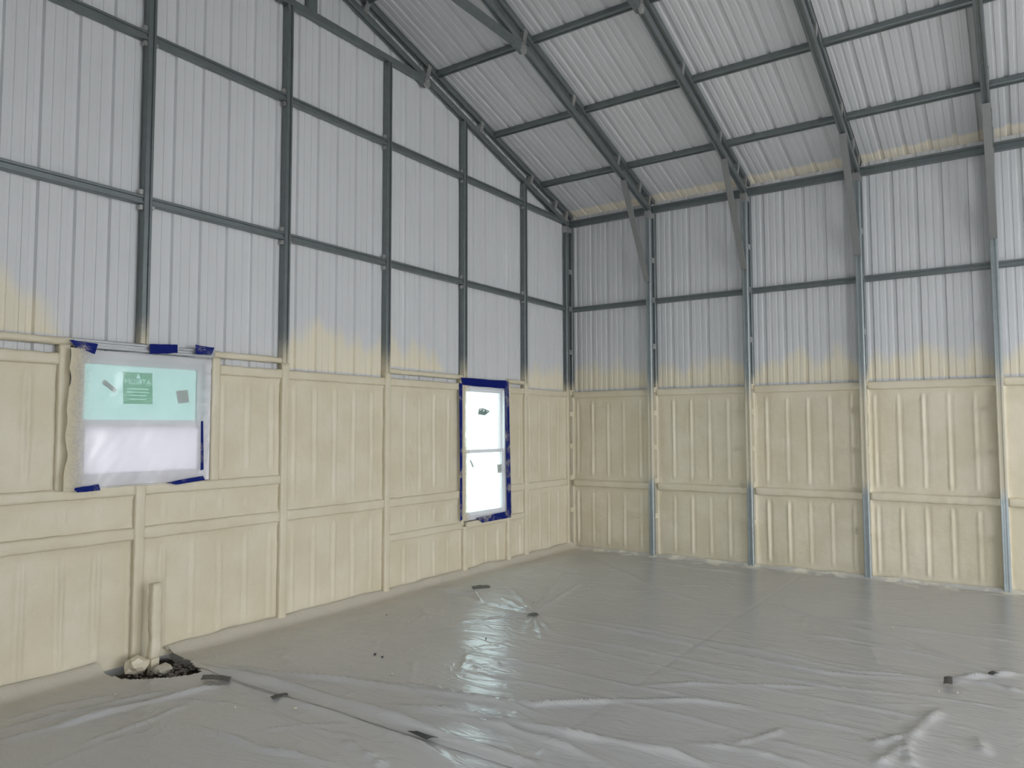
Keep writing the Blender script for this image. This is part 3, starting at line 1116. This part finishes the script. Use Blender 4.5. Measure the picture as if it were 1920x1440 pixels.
# masking film over the windows
def film(name, label, quad, y, bulge, seed, roll=0.0, mat='film'):
    """quad: (t, z) at top-left, top-right, bottom-right, bottom-left of the picture"""
    nx, nz = 70, 60
    vs, uvs, fs = [], [], []
    for j in range(nz+1):
        v = j/nz
        for i in range(nx+1):
            u = i/nx
            a = [(1-u)*quad[0][c]+u*quad[1][c] for c in (0, 1)]
            b = [(1-u)*quad[3][c]+u*quad[2][c] for c in (0, 1)]
            t, z = [(1-v)*a[c]+v*b[c] for c in (0, 1)]
            e = min(u, 1-u)
            yy = y+bulge*noise.noise(Vector((u*5+seed, v*3, 0)))+0.4*bulge*noise.noise(Vector((u*14+v*9+seed, v*4-u*4, 2)))
            yy += roll*math.exp(-(u/0.08)**2)*(0.6+0.6*abs(noise.noise(Vector((v*7, seed, 3)))))
            yy += roll*0.5*math.exp(-((1-u)/0.06)**2)*abs(noise.noise(Vector((v*9, seed, 8))))
            t += (0.02*noise.noise(Vector((v*6, seed, 1))))*math.exp(-(e/0.05)**2)
            z += (0.012*noise.noise(Vector((u*6, seed, 4))))*math.exp(-(min(v, 1-v)/0.05)**2)
            vs.append((t, yy, z))
            uvs.append((u, v))
    for j in range(nz):
        for i in range(nx):
            q = j*(nx+1)+i
            fs.append((q, q+1, q+nx+2, q+nx+1))
    o = mesh_obj(name, vs, fs, MAT[mat], None, True)
    uvl = o.data.uv_layers.new(name='UVMap')
    for lp in o.data.loops:
        uvl.data[lp.index].uv = uvs[lp.vertex_index]
    return tag(o, label, 'plastic film')


film('masking_film', 'cloudy plastic film taped over the wide window, foam-splattered at its edges', [gable_pt(*q, 0.02) for q in ((128, 652), (397, 672), (386, 900), (114, 922))], 0.022, 0.010, 3, 0.05)
film('masking_film', 'clear plastic film stretched over the narrow window inside blue tape', [(W2[1]-0.005, W2[3]-0.005), (W2[0]+0.01, W2[3]-0.005), (W2[0]+0.01, W2[2]+0.005), (W2[1]-0.005, W2[2]+0.005)], YG+0.075, 0.003, 9, 0.0, 'film_clear')


# blue tape
def tape(px_quad, y, label, mat='tape', group='blue tape pieces'):
    q = [gable_pt(*p, y) for p in px_quad]
    n = 8
    vs, fs = [], []
    for j in (0, 1):
        for i in range(n+1):
            u = i/n
            t = (1-u)*q[0][0]+u*q[1][0] if j == 0 else (1-u)*q[3][0]+u*q[2][0]
            z = (1-u)*q[0][1]+u*q[1][1] if j == 0 else (1-u)*q[3][1]+u*q[2][1]
            k = noise.noise(Vector((u*4, px_quad[0][0]*0.1, j)))*0.004
            vs += [(t, y+k, z+k), (t, y+k-0.0015, z+k)]
    m = 2*(n+1)
    for i in range(n):
        a = 2*i
        fs += [(a, a+2, a+2+m, a+m), (a+1, a+1+m, a+3+m, a+3), (a, a+1, a+3, a+2), (a+m, a+m+2, a+m+3, a+m+1)]
    fs += [(0, m, m+1, 1), (2*n, 2*n+1, 2*n+1+m, 2*n+m)]
    o = mesh_obj('tape_strip', vs, fs, MAT[mat])
    return tag(o, label, 'tape', group)


tape([(130, 637), (184, 645), (178, 664), (143, 651)], 0.032, 'foam-speckled blue tape at the left end of the wide window header')
tape([(281, 645), (333, 646), (333, 662), (281, 664)], 0.012, 'clean dark blue tape across the middle of the wide window header', 'blue')
tape([(366, 647), (402, 652), (397, 665), (367, 664)], 0.020, 'foam-speckled blue tape at the corner-side end of the wide window header')
tape([(136, 916), (185, 908), (189, 919), (145, 924)], 0.040, 'blue tape under the wide window, on the side away from the corner')
tape([(311, 905), (381, 892), (385, 900), (330, 909)], 0.040, 'long blue tape under the wide window, on the corner side')
tape([(377, 790), (381, 789), (382, 880), (376, 882)], 0.036, 'thin foam-covered blue tape down the corner-side edge of the wide window film')
tape([(864, 708), (949, 714), (947, 729), (868, 722)], 0.010, 'clean dark blue tape across the top of the narrow window', 'blue')
tape([(946, 716), (954, 715), (959, 962), (951, 966)], 0.006, 'tall blue tape down the corner-side edge of the narrow window')
tape([(861, 718), (867, 719), (867, 974), (863, 978)], 0.006, 'tall foam-speckled blue tape down the left edge of the narrow window')
tape([(893, 971), (958, 957), (958, 970), (905, 980)], 0.010, 'blue tape along the bottom of the narrow window')

# ------------------------------------------------------------------ pit by the wall: gravel, stub, chunks
vs, fs = [], []
nx, ny = 30, 34
for j in range(ny+1):
    for i in range(nx+1):
        x = PIT_X[0]+(PIT_X[1]-PIT_X[0])*i/nx
        y = YG+(PIT_Y-YG)*j/ny
        vs.append((x, y, -0.055+0.022*noise.noise(Vector((x*9, y*9, 0)))+0.012*noise.noise(Vector((x*30, y*30, 2)))))
for j in range(ny):
    for i in range(nx):
        q = j*(nx+1)+i
        fs.append((q, q+1, q+nx+2, q+nx+1))
o = mesh_obj('soil', vs, fs, MAT['dirt'], None, True)
o['kind'] = 'stuff'
o['label'] = 'dark soil showing through the gap in the floor plastic'
o['category'] = 'soil'


def rock_mesh(cx, cy, cz, r, sq, seed, sub=1):
    bm = bmesh.new()
    bmesh.ops.create_icosphere(bm, subdivisions=sub, radius=1)
    vs = []
    for v in bm.verts:
        k = 1+0.45*noise.noise(v.co*1.6+Vector((seed*3.3, seed, 0)))
        vs.append((cx+v.co.x*r*k, cy+v.co.y*r*k*0.85, cz+v.co.z*r*k*sq))
    fs = [tuple(v.index for v in f.verts) for f in bm.faces]
    bm.free()
    return vs, fs


vs, fs = [], []
for i in range(240):
    x = random.uniform(PIT_X[0]+0.02, PIT_X[1]-0.02)
    y = random.uniform(0.10, PIT_Y-0.02)
    v, f = rock_mesh(x, y, -0.045+random.random()*0.02, random.uniform(0.005, 0.016), 0.7, i)
    fs += [tuple(a+len(vs) for a in g) for g in f]
    vs += v
o = mesh_obj('gravel', vs, fs, MAT['gravel'])
o['kind'] = 'stuff'
o['label'] = 'loose grey gravel in the gap beside the foam-covered stub'
o['category'] = 'gravel'

# the foam-covered stub
sx, sy = 5.765, 0.13
stub = empty('pipe_stub', (sx, sy, -0.06))
tag(stub, 'upright flat-topped stub coated in lumpy cream foam beside the gable wall', 'pipe stub')
prism('stub_core', [(-0.028, -0.022), (0.028, -0.022), (0.028, 0.022), (-0.028, 0.022)], (sx, sy, -0.06), (sx-0.01, sy-0.012, 0.545), X, Y, MAT['foam'], stub, 2)
pr = [(0.036*math.copysign(abs(math.cos(a))**0.5, math.cos(a)), 0.030*math.copysign(abs(math.sin(a))**0.5, math.sin(a))) for a in [i*math.pi/8 for i in range(16)]]
prism('foam_coating', pr, (sx-0.002, sy, 0.05), (sx-0.01, sy-0.012, 0.540), X, Y, MAT['foam'], stub, 36, 0.011, 5, True)
for (x, y, z, r, sq, lab) in ((5.76, 0.235, -0.01, 0.062, 0.55, 'pale angular chunk leaning on the foot of the foam-covered stub'),
                              (5.86, 0.10, 0.02, 0.075, 0.75, 'rounded foam lump at the foot of the fifth gable stud')):
    v, f = rock_mesh(x, y, z, r, sq, r*100, 2)
    o = mesh_obj('foam_chunk', v, f, MAT['rock'] if 'angular' in lab else MAT['foam'], origin=(x, y, z-r*sq))
    tag(o, lab, 'chunk')

# ------------------------------------------------------------------ plastic sheeting on the floor
def P(*pts):
    return [floor_pt(*q) for q in pts]


ridges = []   # polyline, height, half-width


def ridge(pts, h, w):
    ridges.append((P(*pts), h, w))


ridge([(370, 1250), (430, 1266), (560, 1296), (700, 1338), (860, 1395), (1000, 1432)], 0.045, 0.035)
ridge([(350, 1250), (480, 1300), (640, 1345), (780, 1395), (860, 1440)], 0.022, 0.03)
ridge([(400, 1250), (520, 1266), (650, 1280), (800, 1300), (960, 1325), (1020, 1345)], 0.030, 0.03)
ridge([(640, 1275), (780, 1292), (900, 1310), (1000, 1325), (1130, 1318), (1290, 1316), (1420, 1330)], 0.026, 0.028)
ridge([(720, 1325), (850, 1340), (960, 1356), (1060, 1380), (1130, 1390), (1250, 1415), (1330, 1440)], 0.034, 0.035)
ridge([(840, 1345), (930, 1362), (1020, 1390), (1150, 1440)], 0.030, 0.03)
ridge([(1000, 1155), (1150, 1182), (1300, 1212), (1430, 1240), (1540, 1264), (1660, 1272), (1778, 1277)], 0.018, 0.02)
ridge([(1080, 1160), (1300, 1200), (1480, 1235), (1600, 1262), (1778, 1275)], 0.014, 0.03)
ridge([(1010, 1185), (1200, 1222), (1400, 1262), (1560, 1292), (1740, 1310), (1920, 1336)], 0.012, 0.015)
ridge([(960, 1192), (1100, 1220), (1250, 1255), (1400, 1288), (1600, 1325), (1900, 1385)], 0.013, 0.015)
ridge([(850, 1222), (1000, 1248), (1180, 1288), (1350, 1320), (1500, 1350), (1720, 1395)], 0.013, 0.015)
ridge([(830, 1250), (950, 1275), (1120, 1310), (1300, 1350), (1480, 1400), (1640, 1440)], 0.012, 0.015)
ridge([(1180, 1290), (1300, 1285), (1420, 1288), (1560, 1292)], 0.016, 0.02)
for q in ((1060, 1075), (1035, 1090), (1090, 1095), (960, 1105), (935, 1120), (1018, 1200), (1035, 1188), (985, 1190), (860, 1168), (910, 1130)):
    ridge([(1000, 1153), ((1000+q[0])/2, (1153+q[1])/2), q], 0.018, 0.022)
ridge([(1778, 1276), (1850, 1270), (1920, 1265)], 0.03, 0.03)
ridge([(1778, 1276), (1850, 1285), (1920, 1300)], 0.02, 0.025)
ridge([(1440, 1130), (1560, 1170), (1700, 1205), (1860, 1262)], 0.014, 0.03)
ridge([(1560, 1160), (1700, 1180), (1920, 1208)], 0.012, 0.03)
ridge([(1500, 1190), (1640, 1210), (1800, 1245), (1863, 1262)], 0.014, 0.025)
ridge([(345, 1360), (420, 1380), (480, 1402), (560, 1420), (640, 1440)], 0.024, 0.02)
ridge([(640, 1390), (690, 1420), (720, 1440)], 0.02, 0.03)
ridge([(300, 1312), (420, 1318), (520, 1345), (600, 1372), (680, 1390)], 0.012, 0.012)
ridge([(480, 1372), (580, 1362), (660, 1360)], 0.012, 0.014)
ridge([(0, 1392), (120, 1362), (250, 1325), (380, 1295), (430, 1285)], 0.030, 0.03)
ridge([(0, 1370), (100, 1345), (220, 1318), (360, 1288)], 0.016, 0.025)
ridge([(20, 1350), (110, 1326), (220, 1306)], 0.014, 0.03)
ridge([(150, 1400), (260, 1360), (360, 1320)], 0.014, 0.02)
ridge([(1700, 1400), (1720, 1372), (1770, 1330)], 0.022, 0.04)
ridge([(1630, 1400), (1680, 1388), (1720, 1378)], 0.02, 0.03)
ridge([(1640, 1440), (1690, 1410), (1705, 1395)], 0.02, 0.035)
ridge([(1700, 1400), (1710, 1440)], 0.02, 0.04)
ridge([(1835, 1385), (1845, 1420)], 0.016, 0.03)
ridge([(1290, 1395), (1400, 1410), (1520, 1440)], 0.018, 0.022)
ridge([(1370, 1400), (1450, 1380), (1470, 1370)], 0.014, 0.02)
ridge([(800, 1103), (850, 1112), (890, 1118), (905, 1130)], 0.045, 0.03)
ridge([(1110, 1050), (1170, 1075), (1240, 1110), (1330, 1135)], 0.016, 0.035)
ridge([(1200, 1052), (1300, 1066), (1420, 1080)], 0.016, 0.04)
for i in range(170):      # short stray creases all over
    x, y = random.uniform(0.3, 6.8), random.uniform(0.4, 5.8)
    a = random.gauss(1.15, 0.6)
    L = random.uniform(0.12, 0.55)
    ridges.append(([(x, y), (x+L*0.5*math.cos(a), y+L*0.5*math.sin(a)), (x+L*math.cos(a+random.uniform(-.4, .4)), y+L*math.sin(a))], random.uniform(0.003, 0.008), random.uniform(0.014, 0.026)))


def sheet_height(px, py):
    h = np.zeros_like(px)
    for pts, hh, w in ridges:
        xs = [q[0] for q in pts]
        yys = [q[1] for q in pts]
        pad = 4*w
        idx = np.where((px > min(xs)-pad) & (px < max(xs)+pad) & (py > min(yys)-pad) & (py < max(yys)+pad))[0]
        if len(idx) == 0:
            continue
        X_, Y_ = px[idx], py[idx]
        best = np.full(len(idx), 9.0)
        tot = len(pts)-1
        tap = np.zeros(len(idx))
        for s in range(tot):
            ax, ay = pts[s]
            bx, by = pts[s+1]
            dx, dy = bx-ax, by-ay
            L2 = dx*dx+dy*dy+1e-9
            t = np.clip(((X_-ax)*dx+(Y_-ay)*dy)/L2, 0, 1)
            d = np.hypot(X_-ax-t*dx, Y_-ay-t*dy)
            m = d < best
            best[m] = d[m]
            tap[m] = (s+t[m])/tot
        e = np.clip(np.minimum(tap, 1-tap)*6+0.12, 0, 1)
        var = 0.75+0.25*np.sin(tap*17+hh*900)
        h[idx] = np.maximum(h[idx], 1.25*hh*np.exp(-(best/(0.75*w))**1.15)*e*var)
    return h


GAP = [(5.60, -0.10), (5.575, 0.10), (5.60, 0.30), (5.69, 0.57), (5.80, 0.53), (5.90, 0.46), (6.02, 0.34), (6.06, 0.15), (6.06, -0.10)]


def in_poly(px, py, poly):
    c = np.zeros(px.shape, bool)
    j = len(poly)-1
    for i in range(len(poly)):
        xi, yi = poly[i]
        xj, yj = poly[j]
        cond = ((yi > py) != (yj > py)) & (px < (xj-xi)*(py-yi)/(yj-yi+1e-12)+xi)
        c ^= cond
        j = i
    return c


def floor_sheet(name, label, x0, x1, base):
    ys_ = np.concatenate([np.arange(-0.026, 5.9, 0.018), np.arange(5.92, 14.7, 0.25)])
    xs_ = np.arange(x0, x1, 0.018)
    gx, gy = np.meshgrid(xs_, ys_)
    px, py = gx.ravel(), gy.ravel()
    nrm = np.array([noise.noise(Vector((a*2.3, b*1.6, 0))) for a, b in zip(px, py)])
    h = base+0.0035*(nrm+0.6)+sheet_height(px, py)
    h -= 0.0035*np.exp(-((py-3.0)/0.013)**2)      # it sags into the sawn joint of the slab
    # the film climbs the foot of the gable wall and of the right wall
    n2 = np.array([noise.noise(Vector((a*3.1, 4, 0))) for a in px])
    h += (0.060+0.025*n2)*np.exp(-((py+0.03)/(0.075+0.02*n2))**2)
    n3 = np.array([noise.noise(Vector((b*3.7, 9, 0))) for b in py])
    h += (0.028+0.014*n3)*np.exp(-((px-x0)/0.05)**2)*(x0 < 1)
    # loose edge round the gap
    gd = np.min([np.hypot(px-a, py-b) for a, b in GAP[1:8]], axis=0)
    h += 0.008*np.exp(-(gd/0.09)**2)
    nx_, ny_ = len(xs_), len(ys_)
    q = (np.arange(ny_-1)[:, None]*nx_+np.arange(nx_-1)[None, :]).ravel()
    cx, cy = px[q]+0.009, py[q]+0.009
    keep = ~in_poly(cx, cy, GAP)
    q = q[keep]
    faces = np.stack([q, q+1, q+nx_+1, q+nx_], 1)
    used = np.zeros(len(px), bool)
    used[faces.ravel()] = True
    remap = np.cumsum(used)-1
    vs = np.stack([px, py, h], 1)[used]
    me = bpy.data.meshes.new(name)
    me.from_pydata(vs.tolist(), [], remap[faces].tolist())
    me.materials.append(MAT['floor_film'])
    me.polygons.foreach_set('use_smooth', [True]*len(me.polygons))
    o = link_mesh(name, me)
    return tag(o, label, 'plastic sheet', 'floor plastic sheets')


floor_sheet('plastic_sheet', 'large wrinkled plastic sheet covering the floor out to the right wall', -0.055, 5.66, 0.006)
floor_sheet('plastic_sheet', 'wrinkled plastic sheet on the floor on the side away from the right wall', 5.56, 8.78, 0.0025)

# floor tape and crumbs
def floor_tape(px_quad, label, z=0.02, lift=0.0):
    q = [floor_pt(*p, z) for p in px_quad]
    vs, fs = [], []
    n = 6
    for j in (0, 1):
        for i in range(n+1):
            u = i/n
            a, b = (q[0], q[1]) if j == 0 else (q[3], q[2])
            zz = z+0.006*math.sin(u*3.1)+0.004*noise.noise(Vector((u*5, px_quad[0][0], j)))
            x, y = (1-u)*a[0]+u*b[0], (1-u)*a[1]+u*b[1]
            vs += [(x, y, zz), (x, y, zz-0.002)]
    m = 2*(n+1)
    for i in range(n):
        a = 2*i
        fs += [(a, a+2, a+2+m, a+m), (a+1, a+1+m, a+3+m, a+3), (a, a+1, a+3, a+2), (a+m, a+m+2, a+m+3, a+m+1)]
    fs += [(0, m, m+1, 1), (2*n, 2*n+1, 2*n+1+m, 2*n+m)]
    o = mesh_obj('floor_tape', vs, fs, MAT['dark_tape'])
    return tag(o, label, 'tape', 'dark tape on the floor')


floor_tape([(381, 1265), (434, 1269), (430, 1276), (376, 1274)], 'dark grey tape on the plastic beside the gap by the stub', 0.03)
floor_tape([(507, 1306), (538, 1299), (541, 1303), (512, 1311)], 'small slanted dark tape on the fold near the gap', 0.022)
floor_tape([(884, 1099), (916, 1097), (920, 1100), (886, 1103)], 'black tape scrap lying near the foot of the gable wall', 0.016)
floor_tape([(990, 1151), (1006, 1149), (1011, 1153), (988, 1156)], 'dark tape scrap where floor plastic folds fan out', 0.026)
floor_tape([(764, 1370), (800, 1377), (822, 1383), (800, 1386)], 'long dark tape lying among the overlapping plastic folds', 0.025)
floor_tape([(1770, 1269), (1786, 1270), (1786, 1283), (1769, 1282)], 'square dark tape patch holding gathered folds of floor plastic', 0.034)
floor_tape([(1852, 1262), (1863, 1258), (1874, 1262), (1862, 1265)], 'small pale-edged tape scrap beside the square tape patch', 0.026)

crumbs = [(725, 1153), (765, 1166), (703, 1227), (717, 1232), (735, 1264), (911, 1198), (1001, 1129), (527, 1197), (535, 1215), (216, 1303), (934, 1086), (1103, 1104), (1672, 1177), (1795, 1299), (1760, 1296), (441, 1327), (553, 1328), (912, 1306)]
for i, (a, b) in enumerate(crumbs):
    x, y = floor_pt(a, b, 0.012)
    r = random.uniform(0.008, 0.014)
    v, f = rock_mesh(x, y, 0.014, r, 0.6, i)
    o = mesh_obj('foam_crumb', v, f, MAT['rock'] if i not in (0, 5, 2, 3) else MAT['dark_tape'])
    tag(o, 'tiny pale foam crumb lying on the floor plastic' if i not in (0, 5, 2, 3) else 'tiny dark crumb lying on the floor plastic', 'crumb', 'crumbs on the floor plastic')
